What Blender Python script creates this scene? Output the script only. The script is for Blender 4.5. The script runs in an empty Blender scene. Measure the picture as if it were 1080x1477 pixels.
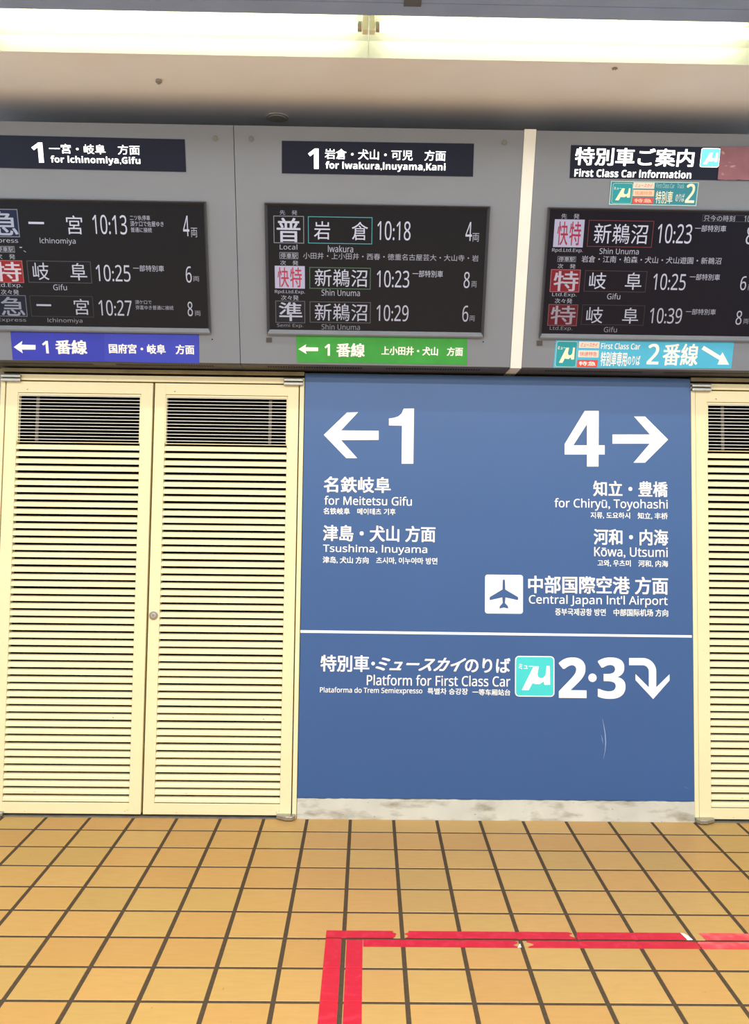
import bpy, bmesh, math, random
from mathutils import Vector, Matrix

random.seed(7)
SC = bpy.context.scene
COL = SC.collection

# ---------------------------------------------------------------- camera
W_PX, H_PX = 1080, 1477
F_PX, PPX, PPY = 1356.84, 549.14, 616.13            # focal length and principal point in pixels of the (cropped) photograph
PITCH, YAW, ROLL = 0.066812, -0.0122, 0.012782
CAM = Vector((0.0632, -4.4774, 1.5237))
_f = Vector((-math.sin(YAW) * math.cos(PITCH), math.cos(YAW) * math.cos(PITCH), math.sin(PITCH)))
_r = Vector((math.cos(YAW), math.sin(YAW), 0))
_u = _r.cross(_f)
CR = math.cos(ROLL) * _r + math.sin(ROLL) * _u
CU = -math.sin(ROLL) * _r + math.cos(ROLL) * _u
CF = _f
cam = bpy.data.cameras.new('camera')
cam.sensor_fit = 'VERTICAL'
cam.sensor_height = 24.0
cam.lens = 24.0 * F_PX / H_PX
cam.shift_x = (W_PX / 2 - PPX) / H_PX
cam.shift_y = (PPY - H_PX / 2) / H_PX
cam.clip_start = 0.05
camo = bpy.data.objects.new('camera', cam)
COL.objects.link(camo)
camo.matrix_world = Matrix(((CR.x, CU.x, -CF.x, CAM.x), (CR.y, CU.y, -CF.y, CAM.y), (CR.z, CU.z, -CF.z, CAM.z), (0, 0, 0, 1)))
SC.camera = camo

# ---------------------------------------------------------------- light
TUBE_EMIT = 28.0
ROW_W = 150.0
SC.view_settings.view_transform = 'Standard'
SC.view_settings.look = 'None'
SC.view_settings.gamma = 1.0
SC.view_settings.use_curve_mapping = False
SC.view_settings.exposure = 0.14
SC.cycles.use_denoising = True
SC.cycles.max_bounces = 10
SC.cycles.diffuse_bounces = 6
wd = bpy.data.worlds.new('World')
SC.world = wd
wd.use_nodes = True
wd.node_tree.nodes['Background'].inputs[0].default_value = (0.76, 0.87, 1.0, 1)
wd.node_tree.nodes['Background'].inputs[1].default_value = 1.3
ZC = 3.2                                              # ceiling height


def strip_lamp(x, y, length, watts):
    """A fluorescent row further back along the concourse ceiling, above and behind the camera."""
    l = bpy.data.lights.new('ceiling_strip_lamp', 'AREA')
    l.shape = 'RECTANGLE'
    l.size, l.size_y = length, 0.05
    l.energy = watts
    l.color = (0.94, 0.98, 1.0)
    o = bpy.data.objects.new('ceiling_strip_lamp', l)
    o.location = (x, y, ZC - 0.02)
    COL.objects.link(o)


for y in (-2.7, -4.3, -5.9):
    strip_lamp(0, y, 7.0, ROW_W)

# ---------------------------------------------------------------- materials


def lin(c):
    return tuple((v / 255 / 12.92) if v / 255 <= 0.04045 else ((v / 255 + 0.055) / 1.055) ** 2.4 for v in c)


MATS = {}


def mat(name, rgb, rough=0.5, var=0.06, scale=6.0, metal=0.0, emit=0.0, emit_rgb=None, spec=0.5, bump=0.0, bscale=200):
    """Principled material whose colour drifts a little with a noise texture."""
    if name in MATS:
        return MATS[name]
    m = bpy.data.materials.new(name)
    m.use_nodes = True
    nt = m.node_tree
    b = nt.nodes['Principled BSDF']
    c = lin(rgb)
    b.inputs['Roughness'].default_value = rough
    b.inputs['Metallic'].default_value = metal
    b.inputs['Specular IOR Level'].default_value = spec
    tc = nt.nodes.new('ShaderNodeTexCoord')
    n = nt.nodes.new('ShaderNodeTexNoise')
    n.inputs['Scale'].default_value = scale
    n.inputs['Detail'].default_value = 5
    nt.links.new(tc.outputs['Object'], n.inputs['Vector'])
    r = nt.nodes.new('ShaderNodeValToRGB')
    r.color_ramp.elements[0].position, r.color_ramp.elements[1].position = 0.3, 0.7
    r.color_ramp.elements[0].color = (*[v * (1 - var) for v in c], 1)
    r.color_ramp.elements[1].color = (*[min(1, v * (1 + var)) for v in c], 1)
    nt.links.new(n.outputs['Fac'], r.inputs['Fac'])
    nt.links.new(r.outputs['Color'], b.inputs['Base Color'])
    if emit:
        b.inputs['Emission Color'].default_value = (*lin(emit_rgb or rgb), 1)
        b.inputs['Emission Strength'].default_value = emit
    if bump:
        n2 = nt.nodes.new('ShaderNodeTexNoise')
        n2.inputs['Scale'].default_value = bscale
        nt.links.new(tc.outputs['Object'], n2.inputs['Vector'])
        bp = nt.nodes.new('ShaderNodeBump')
        bp.inputs['Strength'].default_value = bump
        bp.inputs['Distance'].default_value = 0.002
        nt.links.new(n2.outputs['Fac'], bp.inputs['Height'])
        nt.links.new(bp.outputs['Normal'], b.inputs['Normal'])
    m['base_ramp'] = r.name
    MATS[name] = m
    return m


def stain(m, rgb, scale, lo, hi, stretch=(1, 1, 1), detail=6):
    """Overlay noise-shaped stains or chips of another colour on a material."""
    nt = m.node_tree
    b = nt.nodes['Principled BSDF']
    src = b.inputs['Base Color'].links[0].from_socket
    tc = nt.nodes.new('ShaderNodeTexCoord')
    mp = nt.nodes.new('ShaderNodeMapping')
    mp.inputs['Scale'].default_value = stretch
    mp.inputs['Location'].default_value = (random.random() * 9, random.random() * 9, random.random() * 9)
    n = nt.nodes.new('ShaderNodeTexNoise')
    n.inputs['Scale'].default_value = scale
    n.inputs['Detail'].default_value = detail
    mr = nt.nodes.new('ShaderNodeMapRange')
    mr.inputs['From Min'].default_value, mr.inputs['From Max'].default_value = lo, hi
    mx = nt.nodes.new('ShaderNodeMix')
    mx.data_type = 'RGBA'
    nt.links.new(tc.outputs['Object'], mp.inputs['Vector'])
    nt.links.new(mp.outputs['Vector'], n.inputs['Vector'])
    nt.links.new(n.outputs['Fac'], mr.inputs['Value'])
    nt.links.new(mr.outputs['Result'], mx.inputs['Factor'])
    nt.links.new(src, mx.inputs['A'])
    mx.inputs['B'].default_value = (*lin(rgb), 1)
    nt.links.new(mx.outputs['Result'], b.inputs['Base Color'])
    return m


M_CREAM = stain(mat('cream_paint', (230, 217, 172), 0.42, 0.03, 3.0), (70, 62, 45), 38, 0.735, 0.76, (1, 1, 1.6))
M_SLAT = stain(mat('cream_slat_paint', (230, 217, 172), 0.38, 0.03, 3.0), (70, 62, 45), 55, 0.75, 0.77, (0.6, 1, 1.6))
M_DARK = mat('dark_cavity', (14, 12, 10), 0.9, 0.1, spec=0.0)  # near-black colour stands in for the shade in hollows and gaps
M_GAP = mat('dark_seam', (32, 28, 24), 0.8, 0.1, spec=0.2)
M_STEEL = mat('brushed_steel', (170, 168, 160), 0.35, 0.08, 40, 0.9)
M_BRASS = mat('tarnished_strip_metal', (150, 135, 100), 0.4, 0.15, 12, 0.5)
M_BLUE = mat('blue_enamel', (31, 79, 135), 0.45, 0.03, 2.0, spec=0.85)
M_WHITE = mat('white_print', (246, 244, 236), 0.5, 0.02)
M_SKIRT = stain(stain(mat('worn_white_concrete', (196, 193, 180), 0.7, 0.08, 8.0), (140, 132, 112), 9, 0.5, 0.75, (1, 1, 3)), (90, 84, 70), 30, 0.70, 0.76, (1, 1, 2))
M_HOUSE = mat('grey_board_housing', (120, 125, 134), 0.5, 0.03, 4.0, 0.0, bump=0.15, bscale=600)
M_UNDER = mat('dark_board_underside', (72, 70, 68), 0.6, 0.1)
M_HEAD = mat('header_glass', (22, 27, 42), 0.3, 0.05, emit=0.35, spec=0.25)
M_LCD = mat('lcd_glass', (7, 8, 10), 0.3, 0.08, 3.0, emit=0.5, emit_rgb=(34, 38, 46), spec=0.2)
M_LCD_BLUE = mat('lcd_glass_bluish', (6, 6, 10), 0.3, 0.08, 3.0, emit=0.5, emit_rgb=(24, 26, 42), spec=0.2)
M_BEZEL = mat('dark_bezel', (58, 59, 64), 0.4, 0.06)
M_BEZEL_LO = mat('silver_bezel', (98, 102, 110), 0.4, 0.06, metal=0.2)  # paler than the other sides: the light it catches is in its colour
M_LED = mat('white_led', (255, 255, 255), 0.5, 0.0, emit=1.6)
M_GREEN = mat('green_sticker', (52, 150, 64), 0.45, 0.10, 9.0)
M_STBLUE = mat('royal_blue_sticker', (46, 58, 172), 0.45, 0.05, 9.0)
M_STBLUE2 = mat('royal_blue_sticker_light', (52, 66, 178), 0.45, 0.05, 9.0)
M_CYAN = mat('cyan_sticker', (74, 178, 212), 0.45, 0.05, 9.0)
M_TEAL = mat('teal_sticker', (40, 130, 148), 0.45, 0.06, 9.0)
M_TEAL2 = mat('teal_logo', (28, 150, 160), 0.45, 0.06, 9.0)
M_TURQ = mat('turquoise_logo', (64, 200, 198), 0.45, 0.04, 9.0)
M_LEDTURQ = mat('turquoise_lit_logo', (100, 225, 220), 0.5, 0.0, emit=0.85)
M_PALE = mat('pale_sticker_edge', (170, 205, 200), 0.5, 0.04)
M_PINKPATCH = mat('pale_pink_patch', (240, 215, 200), 0.5, 0.04)
M_PEACH = mat('peach_patch', (238, 205, 175), 0.5, 0.04)
M_REDPATCH = mat('red_patch', (214, 74, 70), 0.5, 0.05)
M_REDPRINT = mat('red_print', (205, 90, 80), 0.5, 0.05)
M_ORANGEPRINT = mat('orange_print', (226, 150, 110), 0.5, 0.05)
M_CREAMPRINT = mat('cream_print', (240, 232, 200), 0.5, 0.03)
M_TAPEOLD = stain(mat('faded_maroon_tape', (138, 92, 102), 0.4, 0.12, 14.0), (190, 160, 150), 22, 0.62, 0.72, (1, 1, 2.5))
M_DIV = mat('white_divider', (226, 224, 216), 0.5, 0.03)
M_REDTAPE = stain(mat('red_floor_tape', (184, 10, 36), 0.45, 0.06, 10.0), (194, 40, 62), 30, 0.5, 0.75)
M_REDTAPE_OLD = stain(mat('faded_red_floor_tape', (206, 52, 66), 0.5, 0.08, 10.0), (212, 100, 96), 25, 0.45, 0.7)
M_PAPER = mat('torn_white_backing', (235, 228, 215), 0.7, 0.05)
M_CEIL = stain(mat('beige_ceiling_paint', (236, 236, 240), 0.75, 0.03, 2.5), (232, 226, 222), 1.5, 0.5, 0.75)
M_STRIPMETAL = mat('bluish_ceiling_metal', (140, 158, 196), 0.4, 0.08, 6.0, 0.0)
M_REFLECT = mat('enamel_reflector', (134, 137, 114), 0.5, 0.02)
M_TUBE = mat('lit_fluorescent_tube', (255, 253, 245), 0.4, 0.0, emit=TUBE_EMIT)
M_HOLDER = mat('cream_lamp_holder', (225, 220, 190), 0.5, 0.03)
M_BACKWALL = mat('pale_concourse_wall', (200, 196, 186), 0.6, 0.05)
M_ANCHOR = mat('grey_anchor', (150, 142, 132), 0.6, 0.1)


def screen_ink(level, rgb=(205, 205, 222)):
    return mat('screen_ink_%d_%d_%d_%d' % (int(level * 100), *rgb), tuple(v * .45 for v in rgb), 0.4, 0.0, emit=level * .85, emit_rgb=rgb, spec=0.2)


# ---------------------------------------------------------------- object helpers
ORIGIN = {}


def link_bm(name, bm, material, parent=None, smooth=False, fix=True):
    me = bpy.data.meshes.new(name)
    o = bpy.data.objects.new(name, me)
    COL.objects.link(o)
    if parent is None:
        co = [v.co for v in bm.verts]
        org = Vector(((min(v.x for v in co) + max(v.x for v in co)) / 2, (min(v.y for v in co) + max(v.y for v in co)) / 2, min(v.z for v in co)))
        o.location = org
    else:
        org = ORIGIN[parent.name]
        o.parent = parent
    ORIGIN[o.name] = org.copy()
    bmesh.ops.translate(bm, verts=bm.verts[:], vec=-org)
    if fix:
        bmesh.ops.recalc_face_normals(bm, faces=bm.faces[:])
    bm.to_mesh(me)
    bm.free()
    for mm in (material if isinstance(material, (list, tuple)) else [material]):
        me.materials.append(mm)
    if smooth:
        for p in me.polygons:
            p.use_smooth = True
    return o


def root(name, loc):
    o = bpy.data.objects.new(name, None)
    o.empty_display_size = 0.1
    o.location = loc
    COL.objects.link(o)
    ORIGIN[o.name] = Vector(loc)
    return o


def tag(o, label, cat, group=None, kind=None):
    o['label'] = label
    o['category'] = cat
    if group:
        o['group'] = group
    if kind:
        o['kind'] = kind
    return o


def box(bm, x0, x1, y0, y1, z0, z1, bevel=0.0, mi=0):
    vs = [bm.verts.new((x, y, z)) for x in (x0, x1) for y in (y0, y1) for z in (z0, z1)]
    fs = [bm.faces.new([vs[i] for i in q]) for q in ((0, 1, 3, 2), (4, 6, 7, 5), (0, 4, 5, 1), (2, 3, 7, 6), (0, 2, 6, 4), (1, 5, 7, 3))]
    for f in fs:
        f.material_index = mi
    if bevel:
        es = list({e for f in fs for e in f.edges})
        bmesh.ops.bevel(bm, geom=es, offset=bevel, segments=2, profile=0.5, affect='EDGES')
    return bm


def prism_x(bm, prof, x0, x1, mi=0):
    """Extrude a (y, z) profile along X."""
    a = [bm.verts.new((x0, y, z)) for y, z in prof]
    b = [bm.verts.new((x1, y, z)) for y, z in prof]
    n = len(prof)
    for i in range(n):
        bm.faces.new((a[i], a[(i + 1) % n], b[(i + 1) % n], b[i])).material_index = mi
    bm.faces.new(a[::-1]).material_index = mi
    bm.faces.new(b).material_index = mi
    return bm


def cyl(bm, p, axis, r, h, seg=24, r2=None, bevel=0.0):
    q = Vector(axis).to_track_quat('Z', 'Y').to_matrix().to_4x4()
    m = Matrix.Translation(Vector(p) + Vector(axis).normalized() * h / 2) @ q
    res = bmesh.ops.create_cone(bm, cap_ends=True, segments=seg, radius1=r, radius2=r if r2 is None else r2, depth=h, matrix=m)
    if bevel:
        fs = {f for v in res['verts'] for f in v.link_faces if len(f.verts) > 4}
        es = list({e for f in fs for e in f.edges})
        bmesh.ops.bevel(bm, geom=es, offset=bevel, segments=2, profile=0.5, affect='EDGES')
    return bm


def one(fn, *a, **k):
    bm = bmesh.new()
    fn(bm, *a, **k)
    return bm


# ---------------------------------------------------------------- planes measured from the photograph
class Plane:
    def __init__(s, p0, u, v):
        s.p0, s.u, s.v = Vector(p0), Vector(u).normalized(), Vector(v).normalized()
        s.n = s.u.cross(s.v)                           # points towards the viewer

    def ab(s, x, y):
        """Photograph pixel to the plane's own (u, v) coordinates in metres."""
        d = CR * ((x - PPX) / F_PX) + CU * ((PPY - y) / F_PX) + CF
        p = CAM + d * ((s.p0 - CAM).dot(s.n) / d.dot(s.n))
        return (p - s.p0).dot(s.u), (p - s.p0).dot(s.v)

    def at(s, a, b, off=0.0):
        return s.p0 + s.u * a + s.v * b + s.n * off

    def px(s, x, y, off=0.0):
        return s.at(*s.ab(x, y), off)


WALL = Plane((0, 0, 0), (1, 0, 0), (0, 0, 1))
TILT = math.radians(21.5)
LIP_Y, LIP_Z = -0.15, 2.10
BOARD = Plane((0, LIP_Y, LIP_Z), (1, 0, 0), (0, -math.sin(TILT), math.cos(TILT)))
FLOOR = Plane((0, 0, 0), (1, 0, 0), (0, 1, 0))


def poly(bm, plane, pts, off, mi=0):
    """A flat outline given in (u, v) metres on a plane."""
    f = bm.faces.new([bm.verts.new(plane.at(a, b, off)) for a, b in pts])
    f.material_index = mi
    f.normal_update()
    if f.normal.dot(plane.n) < 0:
        f.normal_flip()
    return f


def poly_px(bm, plane, pts, off, mi=0):
    return poly(bm, plane, [plane.ab(x, y) for x, y in pts], off, mi)


def slab_px(bm, plane, pts, off, th):
    """An outline with real thickness: top face at off, bottom at off - th."""
    ab = [plane.ab(x, y) for x, y in pts]
    top = [bm.verts.new(plane.at(a, b, off)) for a, b in ab]
    bot = [bm.verts.new(plane.at(a, b, off - th)) for a, b in ab]
    bm.faces.new(top)
    bm.faces.new(bot[::-1])
    n = len(top)
    for i in range(n):
        bm.faces.new((top[i], bot[i], bot[(i + 1) % n], top[(i + 1) % n]))
    return bm


SLOPE = 0.012                                           # how far level lines run down across the photograph


def frame_uv(plane, x0, y0, x1, y1, deskew=True):
    k = (x1 - x0) * SLOPE / 2 if deskew else 0
    if y1 - y0 - 2 * k < 0.55 * (y1 - y0):
        k = 0.2 * (y1 - y0)
    xm, ym = (x0 + x1) / 2, (y0 + y1) / 2
    a0, a1 = plane.ab(x0, ym)[0], plane.ab(x1, ym)[0]
    b1, b0 = plane.ab(xm, y0 + k)[1], plane.ab(xm, y1 - k)[1]
    return a0, b0, a1, b1


def rect_px(bm, plane, x0, y0, x1, y1, off, mi=0):
    a0, b0, a1, b1 = frame_uv(plane, x0, y0, x1, y1)
    return poly(bm, plane, [(a0, b0), (a1, b0), (a1, b1), (a0, b1)], off, mi)


def rim_px(bm, plane, x0, y0, x1, y1, w, off):
    """A thin rectangular outline of line width w metres."""
    a0, b0, a1, b1 = frame_uv(plane, x0, y0, x1, y1)
    for q in ((a0, b0, a1, b0 + w), (a0, b1 - w, a1, b1), (a0, b0 + w, a0 + w, b1 - w), (a1 - w, b0 + w, a1, b1 - w)):
        poly(bm, plane, [(q[0], q[1]), (q[2], q[1]), (q[2], q[3]), (q[0], q[3])], off)


def round_rect(a0, b0, a1, b1, r, seg=6):
    pts = []
    for cx, cy, s in ((a1 - r, b1 - r, 0), (a0 + r, b1 - r, 1), (a0 + r, b0 + r, 2), (a1 - r, b0 + r, 3)):
        for i in range(seg + 1):
            t = math.pi / 2 * (s + i / seg)
            pts.append((cx + r * math.cos(t), cy + r * math.sin(t)))
    return pts


def sans(s, heavy):
    """Latin letters and digits as upright sans-serif glyphs (the built-in CJK fallback covers the rest)."""
    out = ''
    for c in s:
        c = {'ū': 'u', 'ō': 'o', 'I': 'l'}.get(c, c)      # this face has a serifed capital I: the plain stroke looks right
        if 'A' <= c <= 'Z':
            c = chr((0x1D5D4 if heavy else 0x1D5A0) + ord(c) - 65)
        elif 'a' <= c <= 'z':
            c = chr((0x1D5EE if heavy else 0x1D5BA) + ord(c) - 97)
        elif '0' <= c <= '9':
            c = chr((0x1D7EC if heavy else 0x1D7E2) + ord(c) - 48)
        out += c
    return out


def glyphs(s, shear, res):
    c = bpy.data.curves.new('lettering', 'FONT')
    c.body, c.dimensions, c.resolution_u = s, '2D', res
    c.shear = shear
    t = bpy.data.objects.new('lettering', c)
    COL.objects.link(t)
    dg = bpy.context.evaluated_depsgraph_get()
    dg.update()
    me = bpy.data.meshes.new_from_object(t.evaluated_get(dg))
    bm = bmesh.new()
    bm.from_mesh(me)
    bpy.data.objects.remove(t)
    bpy.data.curves.remove(c)
    bpy.data.meshes.remove(me)
    return bm


def text(s, plane, bx, off, material, parent, bold=0.0, shear=0.0, name='lettering', res=4, heavy=False):
    """Lettering cut to fill a measured box on a plane; one flat mesh per line, strokes widened by bold (em)."""
    bm = glyphs(sans(s, heavy), shear, res)
    for i, ch in enumerate(s):
        if ch in 'ūō':
            w = []
            for q in (s[:i], s[:i + 1]):
                g = glyphs(sans(q, heavy), 0, 1)
                w.append(max(v.co.x for v in g.verts))
                g.free()
            c, y = (w[0] + w[1]) / 2 + .02, .60
            bm.faces.new([bm.verts.new(p) for p in ((c - .17, y, 0), (c + .17, y, 0), (c + .17, y + .06, 0), (c - .17, y + .06, 0))])
    if bold:
        src = bm.faces[:]
        for k, (dx, dy) in enumerate(((1, .6), (-1, .6), (-1, -.6), (1, -.6))):
            d = bmesh.ops.duplicate(bm, geom=list({v for f in src for v in f.verts}) + src)
            vs = [g for g in d['geom'] if isinstance(g, bmesh.types.BMVert)]
            bmesh.ops.translate(bm, verts=vs, vec=(dx * bold, dy * bold, -(k + 1)))
    xs, ys = [v.co.x for v in bm.verts], [v.co.y for v in bm.verts]
    x0, x1, y0, y1 = min(xs), max(xs), min(ys), max(ys)
    a0, b0, a1, b1 = frame_uv(plane, *bx)
    for v in bm.verts:
        v.co = plane.at(a0 + (v.co.x - x0) / (x1 - x0) * (a1 - a0), b0 + (v.co.y - y0) / max(1e-6, y1 - y0) * (b1 - b0), off + v.co.z * 5e-5)
    for f in bm.faces:
        f.normal_update()
        if f.normal.dot(plane.n) < 0:
            f.normal_flip()
    return link_bm(name, bm, material, parent, fix=False)


def flat(name, fn, plane, material, parent):
    bm = bmesh.new()
    fn(bm)
    return link_bm(name, bm, material, parent, fix=False)


def zoom(ox, oy, s):
    """Coordinates read in an enlarged crop of the photograph, back to photograph pixels."""
    return lambda pts: [(ox + x / s, oy + y / s) for x, y in pts]


MU = [(.47, .25), (.17, .84), (.345, .84), (.44, .67), (.50, .685), (.62, .69), (.70, .64), (.72, .62), (.75, .71), (.89, .70), (.88, .24),
      (.795, .24), (.775, .47), (.71, .535), (.63, .54), (.58, .50), (.57, .43), (.605, .25)]


def logo(plane, bx, off, parent, m_sq, m_ink, m_edge, small=True, rad=0.1):
    """Rounded square emblem with the slanted mu and the small kana above it."""
    a0, b0, a1, b1 = frame_uv(plane, *bx, deskew=False)
    w = a1 - a0
    sq = flat('logo_square', lambda bm: (poly(bm, plane, round_rect(a0, b0, a1, b1, rad * w), off, 1),
                                         poly(bm, plane, round_rect(a0 + .025 * w, b0 + .025 * w, a1 - .025 * w, b1 - .025 * w, (rad - .02) * w), off + .0005, 0)), plane, [m_sq, m_edge], parent)
    flat('logo_letter', lambda bm: poly(bm, plane, [(a0 + x * w, b1 - y * (b1 - b0)) for x, y in MU], off + .001), plane, m_ink, sq if parent.parent is None else parent)
    if small:
        x0, y0, x1, y1 = bx
        text('ミュー', plane, (x0 + .09 * (x1 - x0), y0 + .19 * (y1 - y0), x0 + .46 * (x1 - x0), y0 + .32 * (y1 - y0)), off + .001, m_ink, sq if parent.parent is None else parent, 0.03)
    return sq


# ================================================================ the setting
X0, X1, Y_NEAR = -4.2, 4.4, -9.0
# floor: square tiles with dark grout, columns on X = 0.2 k, rows on Y = 0.033 - 0.2 k
TILE, GROUT, ROW0 = 0.2, 0.0145, 0.033


def tile_material():
    m = bpy.data.materials.new('ochre_floor_tile')
    m.use_nodes = True
    nt = m.node_tree
    b = nt.nodes['Principled BSDF']
    L = nt.links.new
    at = nt.nodes.new('ShaderNodeAttribute')
    at.attribute_name = 'tile_tone'
    ramp = nt.nodes.new('ShaderNodeValToRGB')
    e = ramp.color_ramp.elements
    e[0].color = (*lin((178, 135, 74)), 1)
    e[1].color = (*lin((188, 148, 86)), 1)
    for p, c in ((0.3, (184, 141, 79)), (0.62, (181, 144, 80)), (0.85, (174, 140, 78))):
        k = e.new(p)
        k.color = (*lin(c), 1)
    L(at.outputs['Fac'], ramp.inputs['Fac'])
    tc = nt.nodes.new('ShaderNodeTexCoord')
    mp = nt.nodes.new('ShaderNodeMapping')
    mp.inputs['Scale'].default_value = (14, 60, 1)
    n = nt.nodes.new('ShaderNodeTexNoise')
    n.inputs['Scale'].default_value = 1.0
    n.inputs['Detail'].default_value = 6
    L(tc.outputs['Object'], mp.inputs['Vector'])
    L(mp.outputs['Vector'], n.inputs['Vector'])
    mr = nt.nodes.new('ShaderNodeMapRange')
    mr.inputs['From Min'].default_value, mr.inputs['From Max'].default_value = 0.3, 0.75
    mr.inputs['To Max'].default_value = 0.3
    L(n.outputs['Fac'], mr.inputs['Value'])
    mx = nt.nodes.new('ShaderNodeMix')
    mx.data_type = 'RGBA'
    L(mr.outputs['Result'], mx.inputs['Factor'])
    L(ramp.outputs['Color'], mx.inputs['A'])
    mx.inputs['B'].default_value = (*lin((160, 116, 58)), 1)
    n2 = nt.nodes.new('ShaderNodeTexNoise')
    n2.inputs['Scale'].default_value = 45
    n2.inputs['Detail'].default_value = 3
    L(tc.outputs['Object'], n2.inputs['Vector'])
    mr2 = nt.nodes.new('ShaderNodeMapRange')
    mr2.inputs['From Min'].default_value, mr2.inputs['From Max'].default_value = 0.74, 0.76
    mr2.inputs['To Max'].default_value = 0.6
    L(n2.outputs['Fac'], mr2.inputs['Value'])
    mx2 = nt.nodes.new('ShaderNodeMix')
    mx2.data_type = 'RGBA'
    L(mr2.outputs['Result'], mx2.inputs['Factor'])
    L(mx.outputs['Result'], mx2.inputs['A'])
    mx2.inputs['B'].default_value = (*lin((110, 80, 46)), 1)
    L(mx2.outputs['Result'], b.inputs['Base Color'])
    b.inputs['Roughness'].default_value = 0.42
    b.inputs['Specular IOR Level'].default_value = 0.45
    return m


M_TILE = tile_material()
M_GROUT = mat('dark_grout', (72, 58, 42), 0.85, 0.15, 60, spec=0.2)


def build_floor():
    bm = bmesh.new()
    tone = bm.faces.layers.float.new('tile_tone')
    g, bv, d = GROUT / 2, 0.001, 0.0013
    f = bm.faces.new([bm.verts.new(p) for p in ((X0, Y_NEAR, -d), (X1, Y_NEAR, -d), (X1, 0.08, -d), (X0, 0.08, -d))])
    f.material_index = 1
    for i in range(int(X0 / TILE), int(X1 / TILE)):
        for j in range(0, 34):
            x0, x1 = i * TILE + g, (i + 1) * TILE - g
            y1, y0 = ROW0 - j * TILE - g, ROW0 - (j + 1) * TILE + g
            t = random.random()
            h = random.uniform(-.0004, 0.0)
            b = [bm.verts.new(p) for p in ((x0, y0, -d), (x1, y0, -d), (x1, y1, -d), (x0, y1, -d))]
            u = [bm.verts.new(p) for p in ((x0 + bv, y0 + bv, h), (x1 - bv, y0 + bv, h), (x1 - bv, y1 - bv, h), (x0 + bv, y1 - bv, h))]
            fs = [bm.faces.new(u)] + [bm.faces.new((b[k], b[(k + 1) % 4], u[(k + 1) % 4], u[k])) for k in range(4)]
            for q in fs:
                q[tone] = t
    o = link_bm('floor', bm, [M_TILE, M_GROUT], fix=False)
    tag(o, 'floor of ochre square tiles with dark grout', 'floor', kind='structure')


build_floor()
o = link_bm('wall_back', one(box, X0, X1, 0.085, 0.2, -0.02, ZC + 0.3), mat('beige_wall_paint', (176, 168, 150), 0.7, 0.05))
tag(o, 'wall behind the doors, the blue sign and the boards', 'wall', kind='structure')
o = link_bm('wall_front', one(box, X0, X1, Y_NEAR - 0.1, Y_NEAR, -0.02, ZC), M_BACKWALL)
tag(o, 'pale wall across the concourse', 'wall', kind='structure')

# ceiling in front of the boards, then the recess with the lamps, then the near ceiling
T_FAR, T_NEAR = -0.925, -1.252
o = link_bm('ceiling', one(box, X0, X1, T_FAR, 0.085, ZC, ZC + 0.06), M_CEIL)
tag(o, 'beige painted ceiling between the lamp trough and the boards', 'ceiling', kind='structure')
o = link_bm('ceiling', one(box, X0, X1, Y_NEAR, -1.62, ZC, ZC + 0.06), M_CEIL)
tag(o, 'beige painted ceiling over the concourse', 'ceiling', kind='structure')


def near_strip(bm):
    y = T_NEAR
    prof = [(y, ZC + 0.14), (y, ZC)]
    for k in range(4):
        y2 = y - 0.09
        prof += [(y2 + 0.004, ZC), (y2 + 0.003, ZC + 0.004), (y2, ZC + 0.004), (y2 - 0.001, ZC)]
        y = y2
    prof += [(-1.62, ZC), (-1.62, ZC + 0.14)]
    prism_x(bm, prof, X0, X1)


o = link_bm('trim_1', one(near_strip), M_STRIPMETAL)
tag(o, 'bluish grey grooved metal strip along the lamp trough', 'trim', kind='structure')


def skirting(bm):
    rnd = random.Random(3)
    x0, x1, n = -0.248, 1.603, 90
    top, bot, ftop = [], [], []
    for i in range(n + 1):
        x = x0 + (x1 - x0) * i / n
        z = 0.0915 + rnd.uniform(-.0022, .0014)
        bot.append(bm.verts.new((x, -0.006, -0.003)))
        top.append(bm.verts.new((x, -0.0035, z)))
        ftop.append(bm.verts.new((x, 0.08, z)))
    for i in range(n):
        bm.faces.new((bot[i], bot[i + 1], top[i + 1], top[i]))
        bm.faces.new((top[i], top[i + 1], ftop[i + 1], ftop[i]))
    bm.faces.new((bot[0], top[0], ftop[0]))
    bm.faces.new((bot[-1], ftop[-1], top[-1]))


o = link_bm('baseboard_back', one(skirting), M_SKIRT)
tag(o, 'stained whitish skirting under the blue sign', 'baseboard', kind='structure')

# ================================================================ doors
SLATS, PITCH_S = 49, (1.7265 - 0.0625) / 49


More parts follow.
